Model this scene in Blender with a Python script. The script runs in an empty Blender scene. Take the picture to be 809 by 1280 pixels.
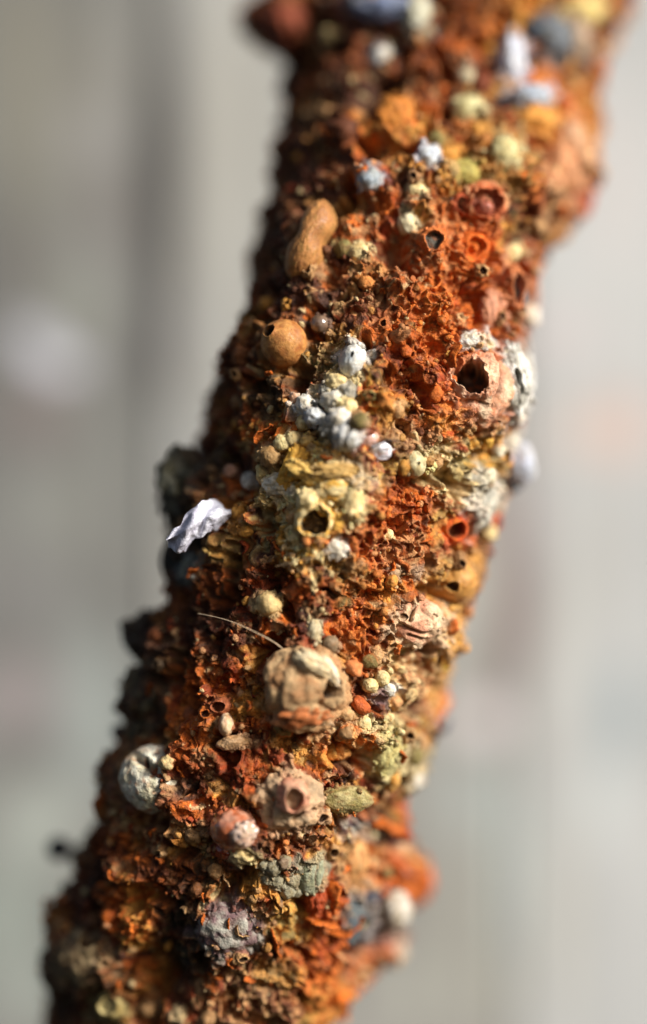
import bpy, bmesh, math, random
import numpy as np
from mathutils import Vector

S = bpy.context.scene
# ------------------------------------------------------------------ camera
D = 3.2                      # metres from the camera to the rod's axis; there 1 mm spans one photo pixel
cam = bpy.data.cameras.new('camera'); co = bpy.data.objects.new('camera', cam)
S.collection.objects.link(co); S.camera = co
co.location = (0, -D, 0); co.rotation_euler = (math.radians(90), 0, 0)
cam.sensor_fit = 'VERTICAL'; cam.sensor_height = 24.0
cam.lens = 24.0 * D / 1.28
cam.clip_start = 0.05; cam.clip_end = 100
cam.dof.use_dof = True
cam.dof.focus_distance = D - 0.165
cam.dof.aperture_fstop = cam.lens * 0.001 / 0.33
cam.dof.aperture_blades = 0
# ------------------------------------------------------------------ light
SUN_DIR = Vector((0.74, -0.50, 0.48)).normalized()
W = bpy.data.worlds.new('World'); S.world = W; W.use_nodes = True
nt = W.node_tree; bg = nt.nodes['Background']
sky = nt.nodes.new('ShaderNodeTexSky'); sky.sky_type = 'NISHITA'; sky.sun_disc = False
sky.sun_elevation = math.asin(SUN_DIR.z); sky.sun_rotation = math.atan2(SUN_DIR.x, SUN_DIR.y)
sky.dust_density = 4.0; sky.ozone_density = 0.6; sky.air_density = 0.8
nt.links.new(sky.outputs[0], bg.inputs[0]); bg.inputs[1].default_value = 0.068
sl = bpy.data.lights.new('sun', 'SUN'); sl.energy = 4.6; sl.angle = math.radians(11); sl.color = (1.0, 0.975, 0.94)
so = bpy.data.objects.new('sun', sl); S.collection.objects.link(so)
so.rotation_euler = SUN_DIR.to_track_quat('Z', 'Y').to_euler()
vs = S.view_settings; vs.view_transform = 'Standard'; vs.look = 'None'; vs.gamma = 1; vs.exposure = 0.40
vs.use_curve_mapping = False

rng = np.random.default_rng(11); random.seed(11)
# ------------------------------------------------------------------ numeric helpers
def lin(c):
    c = np.asarray(c, float) / 255.0
    return np.where(c <= 0.04045, c / 12.92, ((c + 0.055) / 1.055) ** 2.4)
def sstep(a, b, x):
    t = np.clip((x - a) / (b - a), 0, 1); return t * t * (3 - 2 * t)
def hsh(ix, iy, iz, seed):
    h = (ix * 374761393 + iy * 668265263 + iz * 2147483647 + seed * 1274126177) & 0xffffffff
    h = ((h ^ (h >> 13)) * 1274126177) & 0xffffffff
    h = ((h ^ (h >> 15)) * 2246822519) & 0xffffffff
    return (h ^ (h >> 16)) & 0xffffffff
def noise(P, scale, seed=0):
    """gradient noise about -1..1, feature size = scale (metres)"""
    Q = P / scale + seed * 17.31
    I = np.floor(Q).astype(np.int64); F = Q - I
    U = F * F * F * (F * (F * 6 - 15) + 10)
    out = np.zeros(len(P))
    for dx in (0, 1):
        wx = U[:, 0] if dx else 1 - U[:, 0]
        for dy in (0, 1):
            wy = U[:, 1] if dy else 1 - U[:, 1]
            for dz in (0, 1):
                wz = U[:, 2] if dz else 1 - U[:, 2]
                h = hsh(I[:, 0] + dx, I[:, 1] + dy, I[:, 2] + dz, seed)
                gx = (h & 1023) / 511.5 - 1; gy = ((h >> 10) & 1023) / 511.5 - 1; gz = ((h >> 20) & 1023) / 511.5 - 1
                out += wx * wy * wz * (gx * (F[:, 0] - dx) + gy * (F[:, 1] - dy) + gz * (F[:, 2] - dz))
    return out * 1.6
def fbm(P, scale, oct=3, seed=0):
    o = np.zeros(len(P)); a = 1.0; s = scale
    for k in range(oct):
        o += a * noise(P, s, seed + k * 7); a *= 0.55; s *= 0.5
    return o
def worley(P, scale, seed=0):
    Q = P / scale; I = np.floor(Q).astype(np.int64); F = Q - I
    d1 = np.full(len(P), 9.0); idv = np.zeros(len(P)); d2 = np.full(len(P), 9.0)
    for dx in (-1, 0, 1):
        for dy in (-1, 0, 1):
            for dz in (-1, 0, 1):
                h = hsh(I[:, 0] + dx, I[:, 1] + dy, I[:, 2] + dz, seed)
                X = dx + (h & 1023) / 1023 - F[:, 0]; Y = dy + ((h >> 10) & 1023) / 1023 - F[:, 1]; Z = dz + ((h >> 20) & 1023) / 1023 - F[:, 2]
                d = np.sqrt(X * X + Y * Y + Z * Z); m = d < d1
                d2 = np.where(m, d1, np.minimum(d2, d)); idv = np.where(m, (h % 997) / 997.0, idv); d1 = np.where(m, d, d1)
    return d1, d2, idv
def to_px(P):
    dep = P[:, 1] + D
    return 404.5 + P[:, 0] / dep * D * 1000, 640 - P[:, 2] / dep * D * 1000
def at(px, py, y):
    s = (D + y) / D / 1000
    return np.array([(px - 404.5) * s, y, (640 - py) * s])

# ------------------------------------------------------------------ mesh helpers
def link_mesh(name, V, faces, cols, mat, parent=None, origin=None):
    V = np.asarray(V, float); 
    if origin is None: origin = V.mean(0)
    me = bpy.data.meshes.new(name); F = np.asarray(faces, np.int32); n = F.shape[1]
    me.vertices.add(len(V)); me.vertices.foreach_set('co', (V - origin).astype(np.float32).ravel())
    me.loops.add(F.size); me.loops.foreach_set('vertex_index', F.ravel())
    me.polygons.add(len(F)); me.polygons.foreach_set('loop_start', np.arange(0, F.size, n, dtype=np.int32))
    me.update(calc_edges=True)
    me.polygons.foreach_set('use_smooth', np.ones(len(F), bool))
    if cols is not None:
        a = me.color_attributes.new('pigment', 'FLOAT_COLOR', 'POINT')
        a.data.foreach_set('color', np.c_[np.clip(cols, 0, 1), np.ones(len(V))].astype(np.float32).ravel())
    me.materials.append(mat)
    o = bpy.data.objects.new(name, me); S.collection.objects.link(o)
    o.location = origin
    if parent: o.parent = parent
    return o
ICO = {}
def ico(n):
    if n not in ICO:
        bm = bmesh.new(); bmesh.ops.create_icosphere(bm, subdivisions=n, radius=1)
        bm.verts.ensure_lookup_table()
        ICO[n] = (np.array([v.co[:] for v in bm.verts]), np.array([[v.index for v in f.verts] for f in bm.faces], np.int32)); bm.free()
    return ICO[n]

# ------------------------------------------------------------------ materials
def N(nt, t, **k):
    n = nt.nodes.new(t)
    for a, b in k.items(): setattr(n, a, b)
    return n
def crust_material(name, rough=(0.55, 0.95), bump=0.5, fine=420.0, spec=0.35, var=0.5, coat=0.0):
    m = bpy.data.materials.new(name); m.use_nodes = True; nt = m.node_tree; b = nt.nodes['Principled BSDF']; L = nt.links.new
    at_ = N(nt, 'ShaderNodeAttribute', attribute_name='pigment')
    tc = N(nt, 'ShaderNodeNewGeometry')
    n1 = N(nt, 'ShaderNodeTexNoise'); n1.inputs['Scale'].default_value = fine * 0.45; n1.inputs['Detail'].default_value = 4; n1.inputs['Roughness'].default_value = 0.65
    n2 = N(nt, 'ShaderNodeTexNoise'); n2.inputs['Scale'].default_value = fine; n2.inputs['Detail'].default_value = 3
    L(tc.outputs['Position'], n1.inputs['Vector']); L(tc.outputs['Position'], n2.inputs['Vector'])
    mr = N(nt, 'ShaderNodeMapRange'); mr.inputs['From Min'].default_value = 0.3; mr.inputs['From Max'].default_value = 0.7
    mr.inputs['To Min'].default_value = 1 - var; mr.inputs['To Max'].default_value = 1 + var * 0.8
    L(n1.outputs['Fac'], mr.inputs['Value'])
    mul = N(nt, 'ShaderNodeVectorMath', operation='SCALE'); L(at_.outputs['Color'], mul.inputs[0]); L(mr.outputs[0], mul.inputs['Scale'])
    L(mul.outputs[0], b.inputs['Base Color'])
    rr = N(nt, 'ShaderNodeMapRange'); rr.inputs['From Min'].default_value = 0.35; rr.inputs['From Max'].default_value = 0.65
    rr.inputs['To Min'].default_value = rough[0]; rr.inputs['To Max'].default_value = rough[1]
    L(n2.outputs['Fac'], rr.inputs['Value']); L(rr.outputs[0], b.inputs['Roughness'])
    b.inputs['Specular IOR Level'].default_value = spec
    bp = N(nt, 'ShaderNodeBump'); bp.inputs['Strength'].default_value = bump; bp.inputs['Distance'].default_value = 0.003
    ad = N(nt, 'ShaderNodeMath', operation='ADD'); L(n1.outputs['Fac'], ad.inputs[0]); L(n2.outputs['Fac'], ad.inputs[1])
    L(ad.outputs[0], bp.inputs['Height']); L(bp.outputs[0], b.inputs['Normal'])
    if coat: b.inputs['Coat Weight'].default_value = coat; b.inputs['Coat Roughness'].default_value = 0.08
    return m
M_CRUST = crust_material('rust_crust', rough=(0.42, 0.95), bump=0.85, spec=0.38)
M_CHALK = crust_material('chalky_mineral', rough=(0.5, 0.95), bump=0.6, fine=380, spec=0.35, var=0.32)
M_SMOOTH = crust_material('smooth_mineral', rough=(0.4, 0.75), bump=0.3, fine=300, spec=0.4, var=0.22)
M_GLOSS = crust_material('wet_mineral', rough=(0.12, 0.4), bump=0.35, fine=160, spec=0.6, var=0.3, coat=0.8)

# ------------------------------------------------------------------ the wall of weathered boards behind
WY = 1.10                                    # metres behind the rod's axis
wall = bpy.data.objects.new('board_wall', None); S.collection.objects.link(wall); wall.location = (0, WY, 0)
wall['label'] = 'weathered wall of pale whitewashed vertical boards far out of focus behind the rusty rod'; wall['category'] = 'wall'
def board_material(name, tint, blots):
    m = bpy.data.materials.new(name); m.use_nodes = True; nt = m.node_tree; b = nt.nodes['Principled BSDF']; L = nt.links.new
    g = N(nt, 'ShaderNodeNewGeometry')
    mp = N(nt, 'ShaderNodeMapping'); mp.inputs['Scale'].default_value = (16, 16, 1.1); L(g.outputs['Position'], mp.inputs[0])
    grain = N(nt, 'ShaderNodeTexNoise'); grain.inputs['Scale'].default_value = 1.0; grain.inputs['Detail'].default_value = 8; grain.inputs['Roughness'].default_value = 0.6
    L(mp.outputs[0], grain.inputs['Vector'])
    pat = N(nt, 'ShaderNodeTexNoise'); pat.inputs['Scale'].default_value = 1.6; pat.inputs['Detail'].default_value = 4; L(g.outputs['Position'], pat.inputs['Vector'])
    mixf = N(nt, 'ShaderNodeMath', operation='ADD'); L(grain.outputs['Fac'], mixf.inputs[0]); L(pat.outputs['Fac'], mixf.inputs[1])
    cr = N(nt, 'ShaderNodeValToRGB'); cr.color_ramp.elements[0].position = 0.38; cr.color_ramp.elements[1].position = 0.62
    half = N(nt, 'ShaderNodeMath', operation='MULTIPLY'); half.inputs[1].default_value = 0.5; L(mixf.outputs[0], half.inputs[0]); L(half.outputs[0], cr.inputs[0])
    a, c = tint
    cr.color_ramp.elements[0].color = (*lin(a), 1); cr.color_ramp.elements[1].color = (*lin(c), 1)
    col = cr.outputs[0]
    for (px, py, sx, sy, rgb, w) in blots:                 # stains and knots in the paint, each at its own place on the boards
        c0 = at(px, py, WY); k = (D + WY) / D / 1000
        sub = N(nt, 'ShaderNodeVectorMath', operation='SUBTRACT'); L(g.outputs['Position'], sub.inputs[0]); sub.inputs[1].default_value = (c0[0], 0, c0[2])
        ml = N(nt, 'ShaderNodeVectorMath', operation='MULTIPLY'); L(sub.outputs[0], ml.inputs[0]); ml.inputs[1].default_value = (1 / (sx * k), 0, 1 / (sy * k))
        ln = N(nt, 'ShaderNodeVectorMath', operation='LENGTH'); L(ml.outputs[0], ln.inputs[0])
        wob = N(nt, 'ShaderNodeMath', operation='MULTIPLY_ADD'); L(grain.outputs['Fac'], wob.inputs[0]); wob.inputs[1].default_value = 1.0; L(ln.outputs['Value'], wob.inputs[2])
        mr = N(nt, 'ShaderNodeMapRange', interpolation_type='SMOOTHSTEP'); mr.inputs['From Min'].default_value = 1.9; mr.inputs['From Max'].default_value = 0.8
        mr.inputs['To Max'].default_value = w; L(wob.outputs[0], mr.inputs['Value'])
        mx = N(nt, 'ShaderNodeMix', data_type='RGBA'); L(mr.outputs[0], mx.inputs['Factor']); L(col, mx.inputs[6]); mx.inputs[7].default_value = (*lin(rgb), 1)
        col = mx.outputs[2]
    L(col, b.inputs['Base Color']); b.inputs['Roughness'].default_value = 0.85
    bp = N(nt, 'ShaderNodeBump'); bp.inputs['Strength'].default_value = 0.5; bp.inputs['Distance'].default_value = 0.01
    L(grain.outputs['Fac'], bp.inputs['Height']); L(bp.outputs[0], b.inputs['Normal'])
    return m
BLOTS = [(30, 120, 70, 200, (132, 128, 112), .6), (120, 130, 22, 90, (112, 106, 96), .5), (150, 60, 16, 150, (158, 156, 146), .6), (110, 170, 40, 40, (150, 148, 144), .7),
         (130, 260, 24, 70, (108, 100, 94), .7), (48, 432, 30, 20, (218, 218, 228), .85), (80, 456, 30, 18, (228, 228, 238), .9), (30, 412, 30, 12, (190, 190, 196), .7), (30, 330, 30, 60, (112, 106, 100), .6), (40, 520, 60, 40, (128, 116, 112), .7),
         (203, 220, 30, 270, (38, 31, 30), .98), (203, 430, 24, 70, (58, 50, 56), .85), (248, 200, 12, 260, (170, 166, 154), .5), (290, 150, 18, 200, (150, 144, 128), .6), (250, 420, 40, 60, (160, 160, 156), .7), (240, 560, 36, 60, (170, 172, 170), .7),
         (95, 380, 40, 60, (142, 144, 134), .7), (110, 590, 14, 110, (118, 118, 110), .7), (60, 640, 40, 60, (150, 152, 144), .6), (150, 610, 20, 100, (150, 152, 146), .5), (30, 740, 60, 60, (128, 126, 124), .6), (20, 870, 60, 50, (158, 148, 148), .7), (115, 900, 44, 120, (158, 166, 162), .8), (70, 780, 20, 80, (140, 142, 138), .6),
         (50, 1030, 60, 60, (168, 174, 166), .8), (10, 1150, 60, 90, (146, 154, 146), .8), (40, 1250, 60, 40, (160, 168, 160), .6),
         (645, 760, 28, 120, (134, 114, 110), .95), (645, 640, 26, 60, (168, 150, 148), .6), (655, 930, 18, 60, (168, 158, 152), .6), (600, 900, 34, 26, (226, 216, 218), .9), (590, 730, 26, 60, (196, 198, 190), .7), (580, 1000, 30, 60, (170, 180, 178), .7),
         (775, 535, 46, 40, (206, 176, 164), .85), (740, 540, 70, 30, (206, 190, 180), .6), (700, 420, 60, 30, (200, 190, 190), .6), (778, 890, 20, 75, (140, 156, 162), .9), (700, 820, 14, 120, (190, 192, 182), .6), (735, 700, 16, 120, (178, 176, 168), .6),
         (640, 1060, 16, 150, (196, 208, 204), .8), (700, 1150, 16, 160, (182, 180, 168), .7), (575, 1150, 16, 120, (166, 166, 154), .8), (520, 1240, 20, 50, (182, 184, 172), .6), (750, 1000, 22, 60, (206, 214, 212), .7), (770, 220, 22, 120, (206, 198, 194), .6), (620, 1240, 20, 50, (176, 176, 164), .7)]
TINT = {0: ((100, 100, 96), (142, 142, 137)), 1: ((138, 137, 131), (174, 174, 168)), 2: ((168, 170, 168), (200, 202, 201)), 3: ((168, 170, 168), (204, 206, 206))}  # left boards coloured darker, right ones lighter: the sideways light falloff painted in
edges_px = [-1980, -1640, -1290, -950, -590, -230, 203, 640, 985, 1330, 1690, 2050, 2400, 2750]
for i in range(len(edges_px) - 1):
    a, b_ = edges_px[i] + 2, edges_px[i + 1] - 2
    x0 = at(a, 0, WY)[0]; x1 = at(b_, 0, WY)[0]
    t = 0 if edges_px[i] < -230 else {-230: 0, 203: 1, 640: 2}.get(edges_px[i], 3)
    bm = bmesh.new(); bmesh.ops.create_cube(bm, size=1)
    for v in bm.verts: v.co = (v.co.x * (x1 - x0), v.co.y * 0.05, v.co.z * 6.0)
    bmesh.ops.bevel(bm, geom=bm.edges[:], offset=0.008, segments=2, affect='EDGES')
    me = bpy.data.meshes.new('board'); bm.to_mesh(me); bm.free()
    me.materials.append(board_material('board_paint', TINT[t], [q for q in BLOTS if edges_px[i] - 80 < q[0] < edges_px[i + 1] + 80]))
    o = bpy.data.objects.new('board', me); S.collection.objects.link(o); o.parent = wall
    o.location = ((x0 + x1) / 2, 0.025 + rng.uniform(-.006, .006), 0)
bm = bmesh.new(); bmesh.ops.create_cube(bm, size=1)
for v in bm.verts: v.co = (v.co.x * 7.4, v.co.y * 0.04, v.co.z * 6.0)
me = bpy.data.meshes.new('backing'); bm.to_mesh(me); bm.free()
me.materials.append(board_material('backing_wood', ((60, 50, 44), (84, 74, 66)), []))
o = bpy.data.objects.new('backing', me); S.collection.objects.link(o); o.parent = wall; o.location = (0.15, 0.09, 0)

# ------------------------------------------------------------------ the rod
rod = bpy.data.objects.new('rusty_rod', None); S.collection.objects.link(rod); rod.location = (0, 0, 0)
rod['label'] = 'slanting iron rod thickly encrusted with orange rust, pale mineral beads and barnacle-like shells'; rod['category'] = 'rusty rod'

BROWN = lin((88, 46, 20)); DARK = lin((50, 32, 22)); ORANGE = lin((198, 100, 26)); RED = lin((154, 62, 20)); OCHRE = lin((206, 148, 66))
TAN = lin((188, 146, 98)); CREAM = lin((228, 206, 150)); WHITE = lin((218, 214, 202)); GREY = lin((166, 162, 148)); OLIVE = lin((128, 116, 66))
DOLIVE = lin((58, 54, 34)); BLUE = lin((128, 142, 164)); LAV = lin((216, 216, 226)); PINK = lin((202, 142, 110)); MAUVE = lin((120, 92, 92)); YELL = lin((228, 174, 72)); SLATE = lin((62, 72, 84))
BODIES = []
def body(*a, **k): BODIES.append([a, k, None])
# --- the bodies the photo shows one by one
body('shell', 595, 485, 43, 47, lin((206, 152, 120)), h=36, face=.7, holes=((-.36, .36, .44, 1.2), (.3, -.5, .06, .15)), rough=.12, lumpy=.06, col2=lin((216, 184, 150)), inner=DARK, grooves=((.45, .8, .45, -.5, .12, .2), (-.5, -.35, .1, -.45, .08, .1)), stain=.35, halo=.3, stainc=ORANGE, label='pinkish irregular shell with a dark hole at its upper left')
body('shell_lobe', 631, 480, 24, 46, lin((228, 226, 216)), h=32, rough=.12, lumpy=.14, col2=GREY, holes=((-.35, .3, .2, .5), (-.2, -.05, .16, .4)), stain=.15, roll=-6, label='white chalky lobe with dark pits')
body('nodule', 588, 428, 17, 14, WHITE, rough=.16, lumpy=.2, stain=.2)
body('crater', 394, 653, 25, 22, YELL, h=17, face=.7, holes=((0, 0, .72, 1.5),), rough=.12, lumpy=.08, halo=.9, col2=CREAM, inner=DARK * .7, sink=.2, label='oval dark pore ringed with yellow mineral', stain=.2)
body('bead', 355, 429, 28, 29, lin((190, 134, 72)), h=28, mat=M_SMOOTH, holes=((-.45, .42, .26, .35),), rough=.03, lumpy=0, col2=lin((164, 106, 54)), inner=DARK, sink=.05, stain=.12, label='smooth tan ball with a dark pore')
body('knob', 390, 302, 25, 52, lin((184, 128, 72)), h=30, mat=M_SMOOTH, rough=.035, lumpy=0, stain=.12, sink=.05, n=6, waist=.34, bend=-.12, roll=-24, col2=lin((156, 104, 58)), label='smooth tan two-lobed knob')
body('drop', 400, 405, 12, 11, lin((120, 100, 84)), mat=M_GLOSS, rough=.06, stain=.3, sink=.1, label='shiny clear-brown droplet')
body('nodule', 441, 451, 16, 21, WHITE, h=20, rough=.07, holes=((-.1, .25, .16, .3),), roll=-20, stain=.2, col2=lin((200, 206, 206)), label='smooth white nodule with a pinprick pore')
body('nodule', 434, 545, 17, 18, lin((202, 202, 198)), h=20, rough=.07, grooves=((.15, .8, .1, -.8, .16, .25),), stain=.2, col2=GREY, label='split round grey nodule')
for (x, y, a, b, c) in [(420, 478, 13, 11, CREAM), (436, 490, 12, 12, GREY), (418, 500, 14, 12, WHITE), (434, 510, 13, 11, CREAM), (425, 524, 13, 12, WHITE), (447, 478, 9, 10, CREAM), (408, 488, 9, 9, GREY), (382, 508, 12, 13, WHITE), (393, 521, 12, 10, lin((206, 212, 216))), (380, 528, 9, 9, CREAM), (413, 534, 10, 12, GREY), (446, 522, 9, 9, TAN)]:
    body('nodule', x, y, a, b, c, rough=.16, lumpy=.25, stain=.25, n=4)
body('glaze_patch', 474, 561, 18, 14, LAV, h=10, mat=M_GLOSS, rough=.1, stain=.15, sink=.1, label='glossy white patch', roll=-20)
body('glaze_patch', 461, 549, 12, 9, lin((212, 170, 156)), h=8, mat=M_GLOSS, rough=.12, stain=.2, roll=30)
body('bead', 518, 580, 14, 17, lin((204, 192, 148)), h=17, mat=M_SMOOTH, rough=.04, lumpy=0, holes=((.15, .1, .12, .3),), stain=.15, sink=.1, label='smooth cream oval bead')
body('nodule', 421, 687, 14, 12, WHITE, rough=.13, lumpy=.2, stain=.2); body('nodule', 352, 606, 22, 13, lin((226, 220, 200)), h=12, rough=.15, lumpy=.25, stain=.3)
body('nodule', 371, 672, 9, 15, CREAM, rough=.1, stain=.3, roll=15); body('nodule', 385, 625, 13, 13, CREAM, rough=.13, lumpy=.2); body('nodule', 420, 610, 17, 14, CREAM, h=9, rough=.13, col2=YELL); body('nodule', 443, 632, 12, 24, CREAM, h=10, rough=.1)
body('nodule', 366, 583, 13, 26, YELL, h=12, rough=.26, lumpy=.35, roll=-30, n=5, stain=.6); body('nodule', 388, 591, 26, 11, lin((216, 178, 96)), h=10, rough=.28, lumpy=.35, roll=-15, n=5, stain=.6); body('nodule', 420, 589, 24, 8, lin((206, 168, 100)), h=8, rough=.28, lumpy=.3, stain=.6, n=5)
for (x, y, a, b, c) in [(313, 601, 11, 11, lin((190, 186, 176))), (288, 589, 9, 8, lin((208, 158, 130))), (308, 662, 11, 10, OCHRE), (366, 550, 10, 11, CREAM), (338, 570, 14, 14, lin((160, 126, 80))), (337, 755, 16, 15, lin((216, 186, 128))), (392, 730, 6, 14, CREAM), (393, 790, 9, 15, lin((196, 182, 146))),
                        (490, 716, 11, 10, lin((176, 148, 116))), (518, 712, 10, 13, lin((182, 150, 120))), (413, 806, 11, 11, lin((132, 112, 86))), (486, 668, 6, 7, CREAM), (330, 745, 9, 8, TAN), (298, 640, 9, 9, OCHRE), (497, 512, 8, 11, TAN), (470, 820, 10, 12, TAN), (463, 857, 10, 9, CREAM), (478, 848, 9, 10, CREAM), (486, 862, 8, 8, WHITE), (436, 893, 13, 9, TAN), (455, 905, 10, 10, CREAM)]:
    body('nodule', x, y, a, b, c, rough=.08, stain=.3, n=4, sink=.15)
body('ring_cup', 563, 661, 20, 20, lin((214, 92, 38)), h=20, holes=((0, 0, .55, 1.0),), rough=.07, col2=ORANGE, inner=BROWN, sink=.05, stain=.1, label='bright orange ring-shaped cup')
body('shell_lobe', 597, 628, 21, 38, lin((206, 200, 182)), h=26, rough=.1, lumpy=.1, col2=GREY, stain=.3, roll=-22, label='grey-white lobe beside the orange cup')
body('ring_cup', 612, 652, 13, 15, lin((206, 96, 50)), h=14, holes=((0, 0, .5, .8),), rough=.08, inner=BROWN, stain=.2, face=.2)
body('bead', 571, 727, 25, 24, lin((190, 138, 70)), h=24, rough=.07, mat=M_SMOOTH, holes=((-.62, -.1, .26, .5),), stain=.3, label='ochre ball bulging from the right edge')
body('barnacle', 514, 776, 36, 30, lin((222, 190, 152)), h=28, rough=.09, lumpy=.12, holes=((-.5, .25, .14, .4),), grooves=((-.1, .9, -.25, .1, .08, .3), (-.8, -.2, .5, -.3, .1, .2), (.1, .7, .6, .2, .1, .15), (-.3, -.55, .4, -.7, .08, .15)), stain=.35, col2=PINK, label='cream and pink barnacle-like body split by a crack')
body('barnacle', 384, 859, 49, 50, lin((190, 156, 112)), h=24, rough=.15, lumpy=.10, holes=((.58, -.02, .24, .9),), grooves=((.12, .95, .3, .3, .1, .16), (.3, -.4, .7, -.6, .07, .12)), stain=.62, halo=.4, col2=lin((176, 128, 84)), sink=.36, inner=DARK, label='large wrinkled olive-cream dome with a dark hole')
body('ridge', 392, 830, 12, 26, lin((214, 196, 158)), h=14, rough=.2, lumpy=.12, roll=62, stain=.3, sink=-1.1, halo=0, n=5)
body('ridge', 363, 852, 11, 30, lin((178, 146, 98)), h=11, rough=.18, lumpy=.1, roll=-12, stain=.3, sink=-1.0, halo=0, n=5)
body('ridge', 378, 894, 30, 14, lin((176, 104, 56)), h=16, rough=.28, lumpy=.35, roll=8, stain=.5, sink=-.5, halo=0, n=5)
body('plate', 401, 891, 13, 16, lin((218, 186, 150)), h=9, rough=.08, roll=35, stain=.1, sink=-1.6, n=4, label='pale diamond-shaped plate')
body('nodule', 388, 828, 16, 10, lin((220, 208, 172)), h=14, rough=.12, roll=-30, stain=.2, sink=-.6); body('nodule', 411, 838, 10, 22, lin((220, 206, 176)), h=14, rough=.1, roll=28, stain=.2, sink=-.6)
body('bead', 283, 906, 9, 14, lin((214, 186, 150)), h=16, mat=M_SMOOTH, rough=.05, stain=.2); body('ring_cup', 276, 884, 15, 13, lin((168, 96, 60)), h=14, holes=((0, 0, .5, .7),), rough=.1, inner=BROWN, stain=.4); body('nodule', 292, 928, 20, 9, lin((198, 160, 118)), h=10, rough=.12, roll=10)
body('shell', 193, 975, 41, 40, lin((224, 218, 194)), h=38, face=.9, sink=.02, rough=.08, lumpy=.04, halo=.05, holes=((-.2, .6, .1, .3),), grooves=((-.5, .65, .05, .25, .13, .25), (.05, .25, .25, .6, .08, .14)), stain=.3, col2=lin((186, 180, 150)), stainc=ORANGE, label='large pale shell with small dark holes at the left edge')
body('barnacle', 361, 1000, 37, 34, lin((196, 160, 122)), h=24, rough=.12, lumpy=.16, grooves=((-.8, .3, -.5, -.5, .1, .2), (.2, -.7, .8, -.2, .1, .2), (-.2, .8, .5, .6, .1, .15)), stain=.4, col2=lin((168, 142, 110)), label='cream barnacle, outer wall')
body('ring_cup', 366, 995, 20, 21, lin((212, 160, 128)), h=24, holes=((0, -.05, .56, 1.1),), rough=.1, inner=lin((110, 54, 36)), col2=lin((196, 130, 100)), stain=.1, sink=-.35, roll=20, label='pink inner cup of the barnacle')
body('bead', 293, 1036, 27, 25, lin((176, 98, 62)), h=25, mat=M_GLOSS, rough=.08, lumpy=.06, col2=lin((196, 140, 112)), stain=.3, label='wet-looking reddish-brown dome')
body('nodule', 303, 1042, 15, 15, lin((206, 180, 162)), mat=M_GLOSS, h=14, rough=.22, lumpy=.3, sink=-.9, stain=.3, n=5, halo=0); body('nodule', 283, 1062, 15, 12, lin((180, 80, 52)), mat=M_GLOSS, rough=.15, stain=.3); body('nodule', 304, 1068, 16, 10, CREAM, rough=.15, lumpy=.3)
body('plate', 432, 998, 31, 17, lin((168, 154, 104)), h=16, rough=.08, lumpy=.08, col2=OLIVE, stain=.3, roll=-4, label='olive-cream flattened lobe')
body('bead', 437, 1076, 21, 28, lin((196, 146, 90)), h=24, rough=.09, lumpy=.06, col2=lin((170, 112, 62)), stain=.25, roll=-12, label='tan oval body near the lower right edge')
body('bead', 387, 1090, 18, 27, lin((150, 152, 126)), h=16, rough=.07, grooves=((.5, .75, .55, -.7, .1, .15),), stain=.2, col2=lin((126, 128, 100)), roll=-8, label='grey-green disc')
for (x, y, a) in [(341, 1085, 10), (356, 1078, 9), (347, 1101, 10), (364, 1098, 12), (359, 1114, 10), (372, 1076, 8), (334, 1098, 8), (371, 1112, 9), (330, 1082, 7)]:
    body('nodule', x, y, a, a, lin((142, 136, 112)), rough=.12, stain=.25, n=4)
body('nodule', 286, 1160, 32, 28, MAUVE, h=16, rough=.16, lumpy=.28, col2=GREY, stain=.4); body('nodule', 312, 1172, 12, 10, GREY, rough=.15, lumpy=.2)
body('shell', 112, 1198, 36, 34, lin((150, 128, 92)), h=26, rough=.12, lumpy=.15, holes=((.3, .85, .35, .6),), stain=.4, col2=lin((116, 92, 64)), label='dull tan shell at the lower left edge')
body('ring_cup', 140, 1256, 19, 18, lin((168, 150, 96)), h=14, holes=((0, 0, .6, .35),), inner=lin((190, 174, 120)), rough=.07, stain=.1, label='disc with a raised rim')
body('nodule', 186, 1262, 11, 11, TAN, rough=.1); body('nodule', 225, 1268, 10, 12, lin((180, 158, 116)), rough=.1)
body('pod', 481, 938, 17, 30, lin((188, 178, 118)), h=20, rough=.07, holes=((.2, .3, .1, .3), (-.2, .55, .07, .2), (.3, -.1, .07, .2)), stain=.3, roll=-12, label='speckled olive-cream pod')
body('pod', 512, 945, 13, 32, lin((206, 188, 146)), h=16, rough=.1, stain=.2, roll=-4); body('nodule', 516, 971, 11, 9, WHITE, rough=.12, stain=0)
body('bead', 75, 1061, 15, 15, lin((34, 44, 60)), rough=.06, depth=.10, stain=0, mat=M_SMOOTH, label='dark blue bead standing off the left edge', h=15)
body('stalk', 92, 1064, 16, 6, lin((50, 44, 40)), rough=.08, depth=.10, stain=0, h=6)
body('bead', 151, 916, 11, 11, SLATE, rough=.06, depth=.02, stain=0, h=11); body('nodule', 166, 925, 10, 8, DARK, depth=.02, stain=0, h=8)
body('nodule', 227, 602, 24, 38, lin((84, 84, 72)), h=26, rough=.18, lumpy=.35, stain=.5, label='dark grey-green lump at the left edge', col2=DOLIVE); body('nodule', 243, 712, 17, 18, lin((128, 136, 128)), rough=.08, stain=.2, h=18); body('nodule', 218, 700, 18, 24, lin((54, 54, 48)), rough=.1, stain=.2)
body('nodule', 183, 795, 24, 28, lin((70, 60, 48)), rough=.2, lumpy=.4, stain=.6, col2=DARK); body('nodule', 183, 868, 26, 30, lin((96, 88, 64)), rough=.2, lumpy=.4, stain=.6, col2=DARK); body('nodule', 185, 915, 22, 18, lin((92, 84, 60)), rough=.2, lumpy=.4, stain=.6, col2=DARK)
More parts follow.
